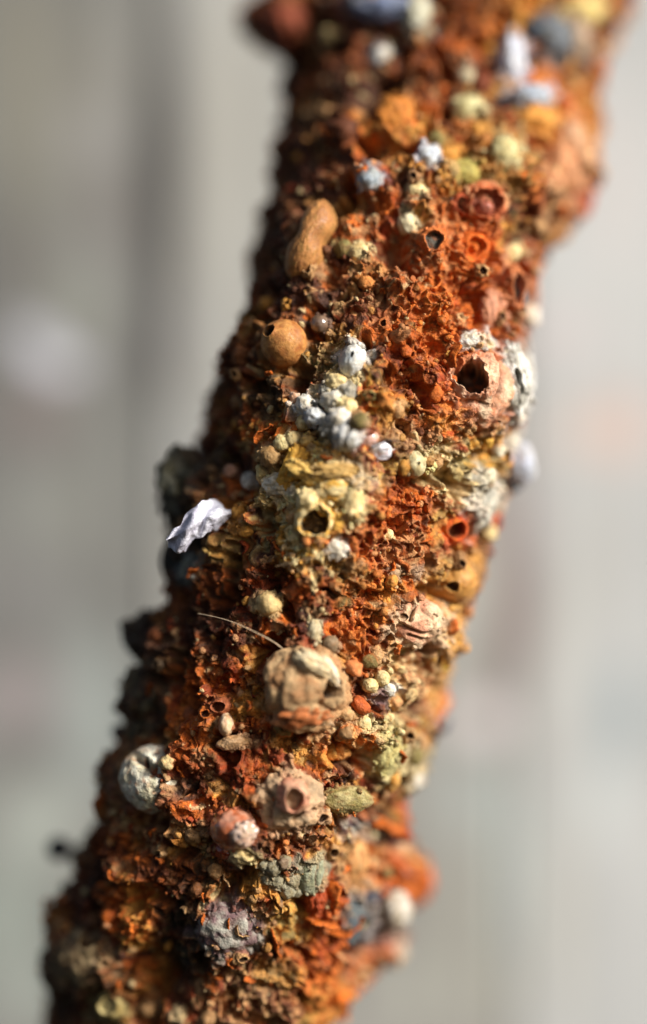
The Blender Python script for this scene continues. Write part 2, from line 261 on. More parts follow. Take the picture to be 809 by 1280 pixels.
# rear, lower right
body('nodule', 492, 1137, 20, 24, lin((196, 190, 178)), rough=.1, depth=-.01, stain=.1, h=20); body('nodule', 489, 1190, 18, 20, lin((180, 166, 150)), rough=.1, depth=.06, stain=.1, h=18)
body('nodule', 514, 1098, 24, 32, ORANGE, rough=.15, lumpy=.2, depth=.12, stain=0, h=24, col2=RED); body('nodule', 484, 1062, 18, 28, lin((70, 50, 60)), rough=.12, depth=.1, h=16, col2=RED)
body('nodule', 437, 1150, 15, 30, lin((92, 100, 100)), rough=.14, lumpy=.2, col2=SLATE, stain=.2); body('nodule', 458, 1120, 12, 14, lin((60, 66, 80)), rough=.14, lumpy=.2)
# top
for (x, y, a, b, c) in [(482, 10, 34, 16, lin((130, 144, 176))), (522, 20, 17, 26, lin((200, 200, 180))), (640, 76, 16, 30, lin((206, 212, 226))), (585, 137, 20, 15, lin((206, 200, 150))), (630, 190, 17, 18, lin((206, 196, 144))), (536, 197, 15, 14, lin((200, 208, 216))),
                        (463, 226, 16, 15, lin((156, 166, 172))), (476, 73, 13, 15, lin((206, 206, 204))), (583, 98, 11, 11, lin((200, 190, 160))), (666, 121, 24, 15, lin((176, 188, 204))), (520, 240, 13, 13, CREAM), (510, 280, 12, 14, lin((226, 214, 176))), (640, 315, 11, 13, CREAM),
                        (580, 218, 18, 17, lin((170, 158, 84))), (492, 148, 22, 26, lin((196, 124, 48))), (600, 165, 12, 10, OCHRE), (690, 48, 26, 24, lin((110, 116, 122))), (668, 36, 15, 14, SLATE), (728, 14, 26, 20, lin((220, 200, 130))), (718, 48, 18, 26, lin((170, 150, 130))), (700, 215, 24, 34, lin((196, 138, 96))),
                        (712, 180, 18, 26, lin((204, 160, 124))), (670, 150, 22, 15, lin((222, 156, 72))), (725, 250, 17, 22, lin((168, 72, 46))), (560, 195, 12, 13, OCHRE), (545, 175, 10, 10, OLIVE), (450, 316, 14, 11, CREAM), (430, 312, 11, 11, OLIVE), (360, 30, 30, 30, lin((130, 62, 36))), (368, 10, 22, 18, lin((166, 104, 64))),
                        (600, 105, 12, 14, lin((120, 60, 34))), (430, 165, 20, 18, BROWN), (650, 580, 18, 24, lin((186, 194, 210))), (640, 604, 14, 12, SLATE), (636, 552, 12, 14, WHITE), (655, 455, 10, 14, WHITE), (648, 372, 12, 14, lin((90, 96, 100))), (660, 395, 14, 14, WHITE), (612, 385, 12, 24, PINK)]:
    body('nodule', x, y, a, b, c, rough=.12, lumpy=.14, stain=.3, n=4 if max(a, b) < 22 else 5)
body('ring_cup', 540, 302, 18, 16, lin((200, 110, 50)), h=16, holes=((0, 0, .66, .6),), inner=lin((64, 76, 70)), rough=.12, stain=.3, label='orange ring holding a dark green hollow')
body('ring_cup', 590, 311, 20, 20, lin((220, 108, 36)), h=16, holes=((0, 0, .62, .6),), inner=ORANGE, rough=.12, stain=.3); body('bead', 590, 311, 7, 7, ORANGE, h=14, stain=0, n=4)
body('ring_cup', 603, 256, 28, 27, lin((190, 100, 56)), h=20, holes=((0, 0, .66, .7),), inner=lin((120, 60, 40)), rough=.13, stain=.4); body('bead', 604, 262, 12, 12, lin((176, 104, 84)), h=20, mat=M_GLOSS, stain=0)
body('ring_cup', 575, 258, 13, 15, lin((180, 84, 46)), h=14, holes=((0, 0, .6, .7),), rough=.12, inner=BROWN)
body('ring_cup', 640, 360, 14, 30, lin((210, 130, 80)), h=18, holes=((0, 0, .6, .8),), rough=.15, inner=MAUVE)
body('nodule', 395, 1125, 12, 14, RED, rough=.2, lumpy=.3)

PY = np.array([-400, -100, 0, 100, 200, 300, 400, 500, 600, 700, 800, 900, 1000, 1100, 1200, 1300, 1500, 1700])
CX = np.array([640, 590, 560, 556, 541, 506, 475, 456, 434, 408, 381, 357, 318, 290, 270, 243, 195, 155])
RR = np.array([185, 190, 190, 176, 184, 180, 172, 184, 183, 177, 178, 175, 172, 182, 182, 176, 180, 180])
DY = np.array([.27, .27, .26, .19, .12, .06, .02, .0, .0, .0, .0, .0, .0, .03, .07, .12, .22, .32])
def prof(py):
    def sm(A):
        r = 0
        for o in (-40, 0, 40): r = r + np.interp(py + o, PY, A)
        return r / 3
    return sm(CX), sm(RR), sm(DY)
rows = np.concatenate([np.linspace(-380, -30, 50, endpoint=False), np.linspace(-30, 1310, 940), np.linspace(1310, 1680, 51)[1:]])
th = np.concatenate([np.linspace(-112, 112, 560, endpoint=False), np.linspace(112, 248, 90, endpoint=False)])
nr, nc = len(rows), len(th)
cx, rr, dy = prof(rows)
s_ = (D + dy) / D / 1000
AX = np.c_[(cx - 404.5) * s_, dy, (640 - rows) * s_]; RW = rr * s_
T = np.gradient(AX, axis=0); T /= np.linalg.norm(T, axis=1)[:, None]
tr = np.radians(th)
Nn = np.zeros((nr, nc, 3)); Nn[:, :, 0] = np.sin(tr)[None]; Nn[:, :, 1] = -np.cos(tr)[None]
B = AX[:, None, :] + Nn * RW[:, None, None]
dot = (Nn * T[:, None, :]).sum(-1, keepdims=True); Nn = Nn - dot * T[:, None, :]; Nn /= np.linalg.norm(Nn, axis=-1, keepdims=True)
B = B.reshape(-1, 3); Nn = Nn.reshape(-1, 3)
TH = np.tile(th, nr); ROW = np.repeat(rows, nc)

# big swellings of the crust: (row px, angle deg, height mm, half height px, half angle deg)
SWELL = [(38, -84, 62, 44, 30), (20, 80, 18, 60, 30), (235, 85, 26, 55, 24), (150, 92, 16, 26, 20), (320, 78, -14, 30, 25),
         (470, 62, 16, 50, 16), (575, 95, 22, 45, 22), (640, -90, 26, 60, 24), (745, -90, -14, 22, 26), (800, -92, 24, 30, 20),
         (872, -92, 22, 32, 20), (735, 82, 10, 30, 20), (810, 78, 12, 30, 20), (955, 70, 10, 35, 18), (1000, 85, -12, 20, 20),
         (1100, 112, 62, 62, 26), (1180, 105, 30, 40, 22), (1110, -88, 22, 60, 24), (1195, -70, 14, 40, 20), (990, -75, 12, 30, 20),
         (858, 5, 10, 55, 17), (620, -5, 12, 70, 24), (1190, -20, -34, 62, 10), (340, -45, 8, 50, 14), (395, 75, -14, 22, 16), (1280, 85, -20, 40, 30),
         (250, 33, 12, 40, 12), (1035, 65, -26, 24, 12)]
H = np.zeros(len(B))
for (p, a, h, sp, sa) in SWELL:
    H += h / 1000 * np.exp(-((ROW - p) / sp) ** 2 - (((TH - a + 180) % 360 - 180) / sa) ** 2)
H += 0.016 * noise(B, 0.13, 1) + 0.011 * noise(B, 0.06, 2)
# crust relief
Wp = B + 0.012 * np.c_[noise(B, .03, 3), noise(B, .03, 4), noise(B, .03, 5)]
d1, d2, idc = worley(Wp, 0.030, 6)
lump = np.clip(1 - d1 * 1.5, -0.2, 1)
e1, e2, ide = worley(Wp, 0.0100, 9)
grain = np.clip(1 - e1 * 1.5, -0.3, 1)
n1_, n2_, _ = worley(B + 0.006 * np.c_[noise(B, .014, 23), noise(B, .014, 24), noise(B, .014, 25)], 0.0135, 21)
net = np.exp(-((n2_ - n1_) / 0.16) ** 2)
g1, g2, idg = worley(B, 0.0062, 19)
ridge = np.clip(1 - np.abs(noise(Wp, 0.024, 10)) * 2.6, -0.6, 1)
ridge2 = np.clip(1 - np.abs(noise(Wp, 0.010, 12)) * 2.6, -0.6, 1)
pit = sstep(0.15, 0.5, noise(Wp, 0.036, 14))
lacy = sstep(-0.3, 0.1, noise(B, 0.085, 15))              # where the crust is lacy walls rather than grains
H += 0.009 * noise(B, 0.032, 17)
# the crust swells round the foot of every mineral body rooted in it
def project_map(V):
    vx, vy = to_px(V); gx = ((vx + 200) / CELL).astype(int); gy = ((vy + 400) / CELL).astype(int)
    ok = (gx >= 0) & (gx < GW) & (gy >= 0) & (gy < GH) & (Nn[:, 1] < 0.15)
    idx = np.nonzero(ok)[0]; idx = idx[np.argsort(-V[idx, 1])]
    m = np.full((GH, GW), -1); m[gy[idx], gx[idx]] = idx
    return m, idx, vx, vy
CELL = 3; GW = 400; GH = 720
def surf(px, py):
    a, b = int((px + 200) / CELL), int((py + 400) / CELL)
    for r in range(0, 14):
        blk = dmap[max(0, b - r):b + r + 1, max(0, a - r):a + r + 1]; blk = blk[blk >= 0]
        if len(blk): return blk[np.argsort(Vm[blk, 1])[len(blk) // 2]]
    return None
Vm = B + Nn * H[:, None]; dmap, idx, vx, vy = project_map(Vm)
calm = np.zeros(len(B)); inhole = np.zeros(len(B), bool); FIL = np.zeros(len(B)); fv = np.nonzero(Nn[:, 1] < 0.2)[0]; HALO = []
wob = 0.25 * noise(B, .02, 27) + .12 * noise(B, .008, 28)
for bd in BODIES:
    (nm, px, py, rx, ry, col), k = bd[0], bd[1]
    if 'depth' in k: continue
    i = surf(px, py); bd[2] = Vm[i].copy(); bd[2][:] = at(px, py, Vm[i][1])
    h = k.get('h') or min(rx, ry)
    if nm in ('plate', 'glaze_patch') or k.get('sink', 0) < -.2: continue
    d = np.hypot((vx[fv] - px) / rx, (vy[fv] - py) / ry); near = d < 2.4; q = fv[near]; d = d[near] * (1 + wob[q])
    f = 0.42 * sstep(1.75, 0.8, d)
    if k.get('holes') and k['holes'][0][2] > .4: f -= 1.5 * sstep(.85, .6, d); inhole[q[d < .85]] = True
    FIL[q] = np.where(np.abs(f * h) > np.abs(FIL[q]), f * h, FIL[q])
    calm[q] = np.maximum(calm[q], .35 * sstep(1.6, 1.0, d))
    HALO.append((q, d, col, k.get('halo', .15 if k.get('mat') is M_SMOOTH else .75)))
H += FIL / 1000
H += (1 - calm) * (0.011 * lump * (idc > 0.35) + (1 - lacy) * (0.0058 * grain) + lacy * (0.0066 * net + 0.005 * ridge + 0.003 * ridge2) + 0.002 * np.clip(1 - g1 * 1.4, -.3, 1) - 0.027 * pit)
Vc = B + Nn * H[:, None]
amp = 0.0042
Vc += 0.0035 * np.c_[noise(B, .02, 34), noise(B, .02, 35), noise(B, .02, 36)]
Vc += amp * np.c_[noise(B, .011, 31), noise(B, .011, 32), noise(B, .011, 33)] + 0.0022 * np.c_[noise(B, .0055, 41), noise(B, .0055, 42), noise(B, .0055, 43)]

# pigments -----------------------------------------------------------------
def mixc(a, b, t): return a + (b - a) * t[:, None]
ppx, ppy = to_px(B)
def pigment(P, X, Y, sd=0):
    t1 = noise(P, .07, 50 + sd); t2 = noise(P, .024, 51); t3 = noise(P, .009, 52); t4 = noise(P, .0048, 53)
    c = mixc(BROWN[None].repeat(len(P), 0), RED[None], sstep(-0.3, 0.3, t1 * .6 + t2 * .7 + t3 * .4))
    c = mixc(c, ORANGE[None], sstep(-0.08, 0.38, noise(P, .045, 60) + t3 * .5 + t4 * .3))
    c = mixc(c, TAN[None], 0.65 * sstep(0.22, 0.5, noise(P, .022, 61) + t4 * .35))
    c = mixc(c, OCHRE[None], 0.8 * sstep(0.08, 0.42, noise(P, .05, 62) + t3 * .4))
    c = mixc(c, OLIVE[None], 0.6 * sstep(0.22, 0.5, noise(P, .06, 64) + t3 * .4))
    c = mixc(c, DARK[None], 0.7 * sstep(0.12, 0.45, noise(P, .034, 63) + t3 * .35))
    rag = 0.55 * t2 + 0.45 * t3 + 0.25 * t4
    for (px, py, sx, sy, ca, cb, w) in ZONES:
        d = ((X - px) / sx) ** 2 + ((Y - py) / sy) ** 2
        m = d < 4.5
        if not m.any(): continue
        k = w * sstep(-0.15, 0.3, np.exp(-d[m]) - 0.38 + 0.6 * rag[m])
        cc = mixc(np.repeat(ca[None], m.sum(), 0), cb[None], sstep(-.3, .3, t3[m] + t4[m]))
        c[m] = mixc(c[m], cc, k)
    return c
ZONES = [
    (340, 250, 50, 200, BROWN, DARK, .6), (250, 480, 60, 80, BROWN, DARK, .6), (215, 680, 50, 70, DOLIVE, DARK, .9), (260, 750, 50, 60, DARK, BROWN, .8), (90, 1120, 60, 200, BROWN, DARK, .5), (250, 1180, 60, 60, DARK, DOLIVE, .85), (130, 960, 40, 120, DOLIVE, DARK, .8), (470, 100, 60, 60, BROWN, DARK, .7),  # left-flank zones: dark brown rust with that side's shade painted into the colour
    (400, 200, 50, 110, DARK, BROWN, .7), (360, 360, 45, 80, BROWN, DARK, .7), (310, 500, 40, 60, BROWN, DARK, .7), (440, 60, 100, 60, BROWN, DARK, .8), (470, 360, 60, 50, BROWN, TAN, .6),
    (500, 160, 60, 45, OCHRE, ORANGE, .8), (600, 200, 60, 70, OCHRE, OLIVE, .55), (690, 160, 40, 90, ORANGE, OCHRE, .8), (700, 240, 35, 60, PINK, TAN, .7), (735, 255, 20, 40, RED, MAUVE, .8),
    (650, 10, 30, 50, ORANGE, YELL, .8), (690, 50, 30, 40, GREY, SLATE, .9), (480, 10, 35, 18, BLUE, GREY, .9), (520, 15, 22, 30, WHITE, GREY, .8), (600, 20, 40, 40, ORANGE, BROWN, .8),
    (570, 380, 75, 95, ORANGE, RED, .75), (590, 310, 40, 40, ORANGE, ORANGE, .9), (530, 470, 55, 60, RED, ORANGE, .6), (640, 350, 25, 50, ORANGE, PINK, .8), (545, 300, 60, 40, ORANGE, TAN, .5),
    (410, 450, 35, 35, OLIVE, TAN, .8), (428, 505, 34, 45, GREY, CREAM, .9), (460, 500, 14, 30, ORANGE, YELL, .8), (388, 515, 20, 20, CREAM, WHITE, .8), (330, 540, 50, 14, ORANGE, OCHRE, .8),
    (405, 612, 84, 60, CREAM, YELL, 1), (395, 665, 66, 58, YELL, CREAM, .95), (640, 480, 24, 50, WHITE, GREY, .9), (350, 585, 45, 35, OCHRE, CREAM, .6), (440, 600, 30, 36, TAN, GREY, .7), (250, 600, 40, 60, DOLIVE, DARK, .9), (300, 680, 45, 40, DARK, OLIVE, .6),
    (500, 545, 35, 22, TAN, BROWN, .8), (560, 590, 50, 40, OLIVE, CREAM, .75), (600, 560, 30, 30, YELL, OLIVE, .8), (650, 580, 25, 40, BLUE, WHITE, .9), (455, 675, 65, 34, RED, ORANGE, .85), (500, 630, 45, 30, ORANGE, RED, .8),
    (505, 690, 45, 30, BROWN, TAN, .6), (230, 790, 60, 60, BROWN, DARK, .7), (180, 850, 40, 90, DOLIVE, DARK, .85), (330, 740, 60, 40, BROWN, RED, .7), (450, 790, 30, 70, RED, ORANGE, .75), (500, 850, 40, 50, TAN, CREAM, .6),
    (550, 800, 28, 60, YELL, TAN, .8), (575, 700, 20, 30, TAN, OCHRE, .8), (480, 930, 30, 45, OLIVE, CREAM, .85), (250, 880, 50, 50, RED, ORANGE, .8), (300, 960, 70, 40, RED, BROWN, .6), (430, 920, 45, 30, ORANGE, TAN, .7), (470, 870, 12, 18, MAUVE, MAUVE, .9),
    (200, 1020, 60, 40, BROWN, TAN, .7), (110, 1080, 50, 60, BROWN, DARK, .8), (180, 1140, 40, 60, ORANGE, BROWN, .7), (215, 1180, 42, 75, DOLIVE, DARK, 1), (175, 1150, 18, 60, ORANGE, OCHRE, .9), (245, 1010, 40, 16, ORANGE, RED, .8), (290, 1160, 36, 34, MAUVE, GREY, .85), (240, 1090, 60, 25, DARK, BROWN, .7),
    (370, 1150, 35, 35, OCHRE, OLIVE, .9), (405, 1160, 26, 90, ORANGE, RED, .85), (400, 1250, 45, 50, OCHRE, ORANGE, .7), (310, 1240, 60, 40, BROWN, TAN, .7), (110, 1230, 60, 60, DARK, DOLIVE, .8), (185, 1235, 20, 50, ORANGE, OCHRE, .5),
    (460, 1040, 40, 20, SLATE, GREY, .8), (445, 1140, 26, 45, SLATE, GREY, .8), (510, 1090, 32, 42, ORANGE, RED, .95), (470, 1210, 50, 40, PINK, ORANGE, .8), (495, 1140, 18, 40, SLATE, WHITE, .6), (340, 1210, 30, 20, OLIVE, OCHRE, .6)]
COL = pigment(B, ppx, ppy)
for q, d, col, w in HALO:
    k = w * sstep(.2, .75, 1.55 - d + .5 * noise(B[q], .02, 51) + .5 * noise(B[q], .008, 52)) * sstep(1.9, 1.3, d)
    COL[q] = mixc(COL[q], (col * .85)[None], k)
# the walls of the lace are fresh orange rust, and some grains are paler mineral
COL = mixc(COL, (ORANGE * 1.05)[None], .42 * lacy * net * (1 - calm) * sstep(.12, .04, COL[:, 2]) * sstep(-.25, .2, noise(B, .06, 97)))
sel = ((ide > 0.88) & (grain > 0.35)) | ((idc > 0.93) & (lump > 0.5))
COL = mixc(COL, np.where((ide > .96)[:, None], CREAM, TAN), 0.5 * sel)
COL = np.clip(COL * (0.85 + 0.35 * idg)[:, None], 0, .8)
j = np.arange(nc); q0 = (np.arange(nr - 1)[:, None] * nc + j[None]); q1 = (np.arange(nr - 1)[:, None] * nc + (j[None] + 1) % nc)
F = np.stack([q0, q0 + nc, q1 + nc, q1], -1).reshape(-1, 4)
link_mesh('crust', Vc, F, COL, M_CRUST, rod, np.zeros(3))

Vm = Vc; dmap, idx, vx, vy = project_map(Vc)
# ------------------------------------------------------------------ mineral bodies on the crust
SEED = [100]; FEET = []
def polar(hole, na, nring):
    """unit sphere whose pole sits at the hole, rings crowded round its rim"""
    u, v, r = hole[:3]; al = math.asin(min(.95, r))
    t = np.concatenate([np.linspace(0, al * .65, int(nring * .15), endpoint=False), np.linspace(al * .65, min(al * 1.4, 2.2), int(nring * .35), endpoint=False), np.linspace(min(al * 1.4, 2.2), math.pi, nring - int(nring * .15) - int(nring * .35) + 1)])[1:-1]
    a = np.arange(na) * 2 * math.pi / na; T_, A_ = np.meshgrid(t, a, indexing='ij')
    P = np.stack([np.sin(T_) * np.cos(A_), np.sin(T_) * np.sin(A_), np.cos(T_)], -1).reshape(-1, 3)
    P = np.vstack([P, [[0, 0, 1]], [[0, 0, -1]]]); nt_ = len(t); F = []
    j = np.arange(na); jn = (j + 1) % na
    for k in range(nt_ - 1):
        F.append(np.c_[k * na + j, (k + 1) * na + j, (k + 1) * na + jn]); F.append(np.c_[k * na + j, (k + 1) * na + jn, k * na + jn])
    F.append(np.c_[np.full(na, nt_ * na), j, jn]); F.append(np.c_[np.full(na, nt_ * na + 1), (nt_ - 1) * na + jn, (nt_ - 1) * na + j])
    z = np.array([u, v, math.sqrt(max(0.01, 1 - u * u - v * v))]); z /= np.linalg.norm(z)
    x = np.cross([0, 1, 0], z); x /= np.linalg.norm(x); y = np.cross(z, x)
    return P @ np.array([x, y, z]), np.vstack(F).astype(np.int32)
def make_body(name, px, py, rx, ry, col, h=None, mat=M_CHALK, holes=(), grooves=(), rough=.13, lumpy=.05, roll=0, sink=.3, col2=None,
         stain=.5, face=.5, n=None, depth=None, label=None, taper=0, inner=None, cellular=0, stainc=None, P0=None, waist=0, bend=0, halo=None):
    """irregular swelling rooted in the crust; holes=(u,v,r,depth) punched in its outer side, grooves=(u0,v0,u1,v1,w,d)"""
    SEED[0] += 1; sd = SEED[0]
    i = surf(px, py)
    nrm = Nn[i].copy() if i is not None else np.array([0, -1., 0])
    rooted = P0 is not None
    if P0 is None: P0 = at(px, py, Vc[i][1] if depth is None else depth)
    f = nrm * (1 - face) + np.array([-P0[0], -D - P0[1], -P0[2]]) / D * face; f /= np.linalg.norm(f)
    h = h or min(rx, ry)
    X = np.array([1., 0, 0]); X -= f * X.dot(f); X /= np.linalg.norm(X); Y = np.cross(f, X); 
    if Y[2] < 0: Y = -Y; 
    cr_, sr_ = math.cos(math.radians(roll)), math.sin(math.radians(roll))
    X, Y = X * cr_ + Y * sr_, Y * cr_ - X * sr_
    m = max(rx, ry)
    if n is None: n = 6 if m >= 34 else 5 if m >= 14 else 4 if m >= 9 else 3
    if holes and holes[0][2] >= .12:
        V, Fc = polar(holes[0], 88 if m > 14 else 56, 64 if m > 14 else 40)
        if m > 34: V, Fc = polar(holes[0], 150, 120)
    else: V, Fc = ico(n)
    V = V.copy(); U = V * 1.0
    size = np.array([rx, ry, h])
    Q = U * (m / 1000.) + sd * 0.77
    disp = rough * (fbm(Q, .9 * m / 1000, 3, sd) * 1.0 + .45 * noise(Q, .011, sd + 5) + .22 * noise(Q, .005, sd + 6) * (n > 3))
    if lumpy:
        w1, w2, wi = worley(Q, m / 1000 * .55, sd); disp += lumpy * np.clip(1 - w1 * 1.3, -.4, 1)
    if cellular:
        w1, w2, wi = worley(Q, 0.009, sd + 3); disp += cellular * np.clip((w2 - w1) * 2, 0, .5)
    R = 1 + disp
    if taper: U[:, :2] *= (1 - taper * np.clip(U[:, 2], 0, 1) ** 1.5)[:, None]
    V = U * R[:, None]
    c2 = col2 if col2 is not None else col * np.array([.8, .72, .6])
    C = mixc(np.repeat(col[None], len(V), 0), c2[None], sstep(-.25, .4, fbm(Q, .6 * m / 1000, 3, sd + 9)))
    for (u, v, r, dp) in holes:
        ang = np.arctan2(U[:, 1] - v, U[:, 0] - u)
        dist = np.hypot(U[:, 0] - u, U[:, 1] - v) * (1 + .10 * np.sin(ang * 2 + sd) + .06 * np.sin(ang * 3 + sd * 2) + (.13 if r * m > 18 else .09) * noise(Q, .010, sd) + (.1 if r * m > 18 else .03) * noise(Q, .004, sd))
        up = U[:, 2] > -0.1
        rim = np.exp(-((dist - r * 1.12) / (r * .3)) ** 2) * up
        V[:, 2] += rim * r * (.26 + (.4 if r * m > 18 else .15) * noise(Q, .009, sd + 11))
        k = sstep(r * 1.05, r * .72, dist) * up
        dv = np.array([u * .8, v * .8, math.sqrt(max(.05, 1 - u * u - v * v))]); V -= (k * dp)[:, None] * dv / np.linalg.norm(dv)
        ic = inner if inner is not None else DARK
        C = mixc(C, ic[None], .92 * sstep(r * 1.02, r * .85, dist) * up)
    for (u0, v0, u1, v1, w, dp) in grooves:
        ax, ay = u1 - u0, v1 - v0; L2 = ax * ax + ay * ay
        t = np.clip(((U[:, 0] - u0) * ax + (U[:, 1] - v0) * ay) / L2, 0, 1)
        bow = .12 * np.sin(t * math.pi + sd) * math.sqrt(L2)
        dist = np.hypot(U[:, 0] - u0 - ax * t + ay * bow, U[:, 1] - v0 - ay * t - ax * bow)
        k = np.exp(-(dist / w) ** 2) * (U[:, 2] > 0)
        V *= (1 - dp * k)[:, None]; C = mixc(C, (BROWN * .8 + DARK * .2)[None], .6 * sstep(.35, .9, k))
    # rust creeps up the foot of each body
    base = stainc if stainc is not None else (COL[i] if i is not None else BROWN)
    grime = sstep(.18, .5, noise(Q, .007, sd + 40) + .5 * noise(Q, .018, sd + 41))
    if m > 8: C = mixc(C, (base * .8)[None], (.45 if mat is not M_SMOOTH else .6) * grime)
    if m > 8: C = mixc(C, (C.mean(0) * np.array([1.1, 1.05, .95]))[None], .5 * sstep(.1, .4, noise(Q, .012, sd + 42)))
    if stain > 0: C = mixc(C, base[None], np.clip(stain * 1.5 * sstep(.55, -.1, U[:, 2] + .55 * fbm(Q, .02, 2, sd + 2)), 0, .92))
    if waist: V[:, 0] *= 1 - waist * np.exp(-((U[:, 1] - .05) / .28) ** 2)
    V[:, 0] += bend * V[:, 1] ** 2
    V = V * size / 1000
    ctr = P0 + f * (h / 1000) * (0.5 - sink + (.12 if rooted else 0))
    if rooted and name != 'plate': ctr = at(px, py, ctr[1])
    Wd = ctr + V[:, :1] * X + V[:, 1:2] * Y + V[:, 2:] * f
    if np.dot(np.cross(X, Y), f) < 0: Fc = Fc[:, ::-1]
    if rooted and m > 10 and mat is not M_SMOOTH and halo is None:      # remember foot points for clinging crumbs
        pick = np.nonzero((U[:, 2] > -.2) & (U[:, 2] < .75) & (noise(Q, .025, sd + 30) > -.05 + .8 * U[:, 2]))[0]
        if len(pick):
            for t in rng.choice(pick, min(len(pick), int(m * 1.1))): FEET.append((Wd[t], C[t] * .5 + base * .5))
    o = link_mesh(name, Wd, Fc, C, mat, rod, ctr)
    if label: o['label'] = label
    return o

for a_, k_, p_ in BODIES: make_body(*a_, P0=p_, **k_)

# --- scattered mid-size nodules, irregular and mostly rust coloured
def choose(n, lo, hi, xr=(-60, 830), yr=(-10, 1290)):
    out = []
    cand = idx[~inhole[idx] & (vx[idx] > xr[0]) & (vx[idx] < xr[1]) & (vy[idx] > yr[0]) & (vy[idx] < yr[1]) & (Nn[idx, 1] < -0.05)]
    return rng.choice(cand, n, replace=False)
def alike(i, k=None):
    u = rng.random(); c = COL[i]
    if u < .55: return c * rng.uniform(.9, 1.5)
    if u < .75: return TAN * rng.uniform(.6, 1.0)
    if u < .84: return OCHRE * rng.uniform(.6, 1)
    if u < .90: return ORANGE * rng.uniform(.8, 1.0)
    if u < .96: return OLIVE * rng.uniform(.7, 1.1)
    return CREAM * rng.uniform(.7, 1)
for i in choose(120, 0, 0):
    r = rng.uniform(5, 9.5)
    hole = ((rng.uniform(-.2, .2), rng.uniform(-.2, .2), .45, .7),) if rng.random() < .2 else ()
    make_body('nodule' if not hole else 'small_cup', vx[i], vy[i], r * rng.uniform(.8, 1.3), r * rng.uniform(.8, 1.3), np.clip(alike(i), 0, .7), rough=.26, lumpy=.38, stain=.6, sink=.5, holes=hole, roll=rng.uniform(0, 180), n=4 if hole else 3)

# --- curled flakes of rust standing on edge
def flake(i, L, w, curl, col, name='rust_flake', mat=M_CRUST, flat=None):
    P0 = Vc[i]; f = Nn[i]; a = rng.normal(size=3) * .7; a -= f * a.dot(f); a /= np.linalg.norm(a); b = np.cross(f, a)
    nu, nv = 22, 9; u, v = np.meshgrid(np.linspace(-1, 1, nu), np.linspace(-.45, 1, nv), indexing='ij'); u = u.ravel(); v = v.ravel()
    edge = 1 - .35 * np.abs(u) ** 2 + .25 * noise(np.c_[u * .02 + i * .01, v * 0, v * 0], .012, 5)
    pos = P0 + a * (u * L)[:, None] + b * (curl * L * u * u + w * .5 * v * v * curl)[:, None] + f * (v * w * edge)[:, None]
    pos = pos + .003 * np.c_[noise(pos, .012, 71), noise(pos, .012, 72), noise(pos, .012, 73)] + .0012 * np.c_[noise(pos, .005, 74), noise(pos, .005, 75), noise(pos, .005, 76)]
    th_ = b * .0011
    V = np.vstack([pos + th_, pos - th_]); n0 = nu * nv; Fq = []
    for p in range(nu - 1):
        for q in range(nv - 1):
            k = p * nv + q; Fq.append((k, k + nv, k + nv + 1, k + 1)); Fq.append((n0 + k, n0 + k + 1, n0 + k + nv + 1, n0 + k + nv))
    for p in range(nu - 1):
        k = p * nv + nv - 1; Fq.append((k, k + nv, n0 + k + nv, n0 + k))
    for q in range(nv - 1):
        for k, s in ((q, 0), ((nu - 1) * nv + q, 1)): Fq.append((k, k + 1, n0 + k + 1, n0 + k) if not s else (k + 1, k, n0 + k, n0 + k + 1))
    C = np.repeat(np.clip(col, 0, .7)[None], len(V), 0) * (1 + .3 * noise(V, .008, 77))[:, None]
    return link_mesh(name, V, Fq, C, mat, rod)
cnt = 0
for i in choose(420, 0, 0):
    if cnt >= 150: break
    if lacy[i] < .5 and rng.random() < .7: continue
    cnt += 1
    flake(i, rng.uniform(.004, .010), rng.uniform(.004, .008), rng.uniform(-.9, .9), (ORANGE if rng.random() < .65 else RED if rng.random() < .5 else TAN) * rng.uniform(.75, 1.1))
for (x, y, L, w) in [(478, 1025, .016, .03), (484, 1045, .015, .026), (408, 1120, .02, .022), (400, 1150, .02, .02), (330, 540, .016, .008), (560, 440, .016, .014), (224, 960, .010, .010), (430, 1165, .02, .018), (345, 1180, .02, .014), (440, 1005, .014, .01)]:
    flake(surf(x, y), L, w, rng.uniform(-.5, .5), ORANGE * rng.uniform(.85, 1.1) if y != 1045 else RED)

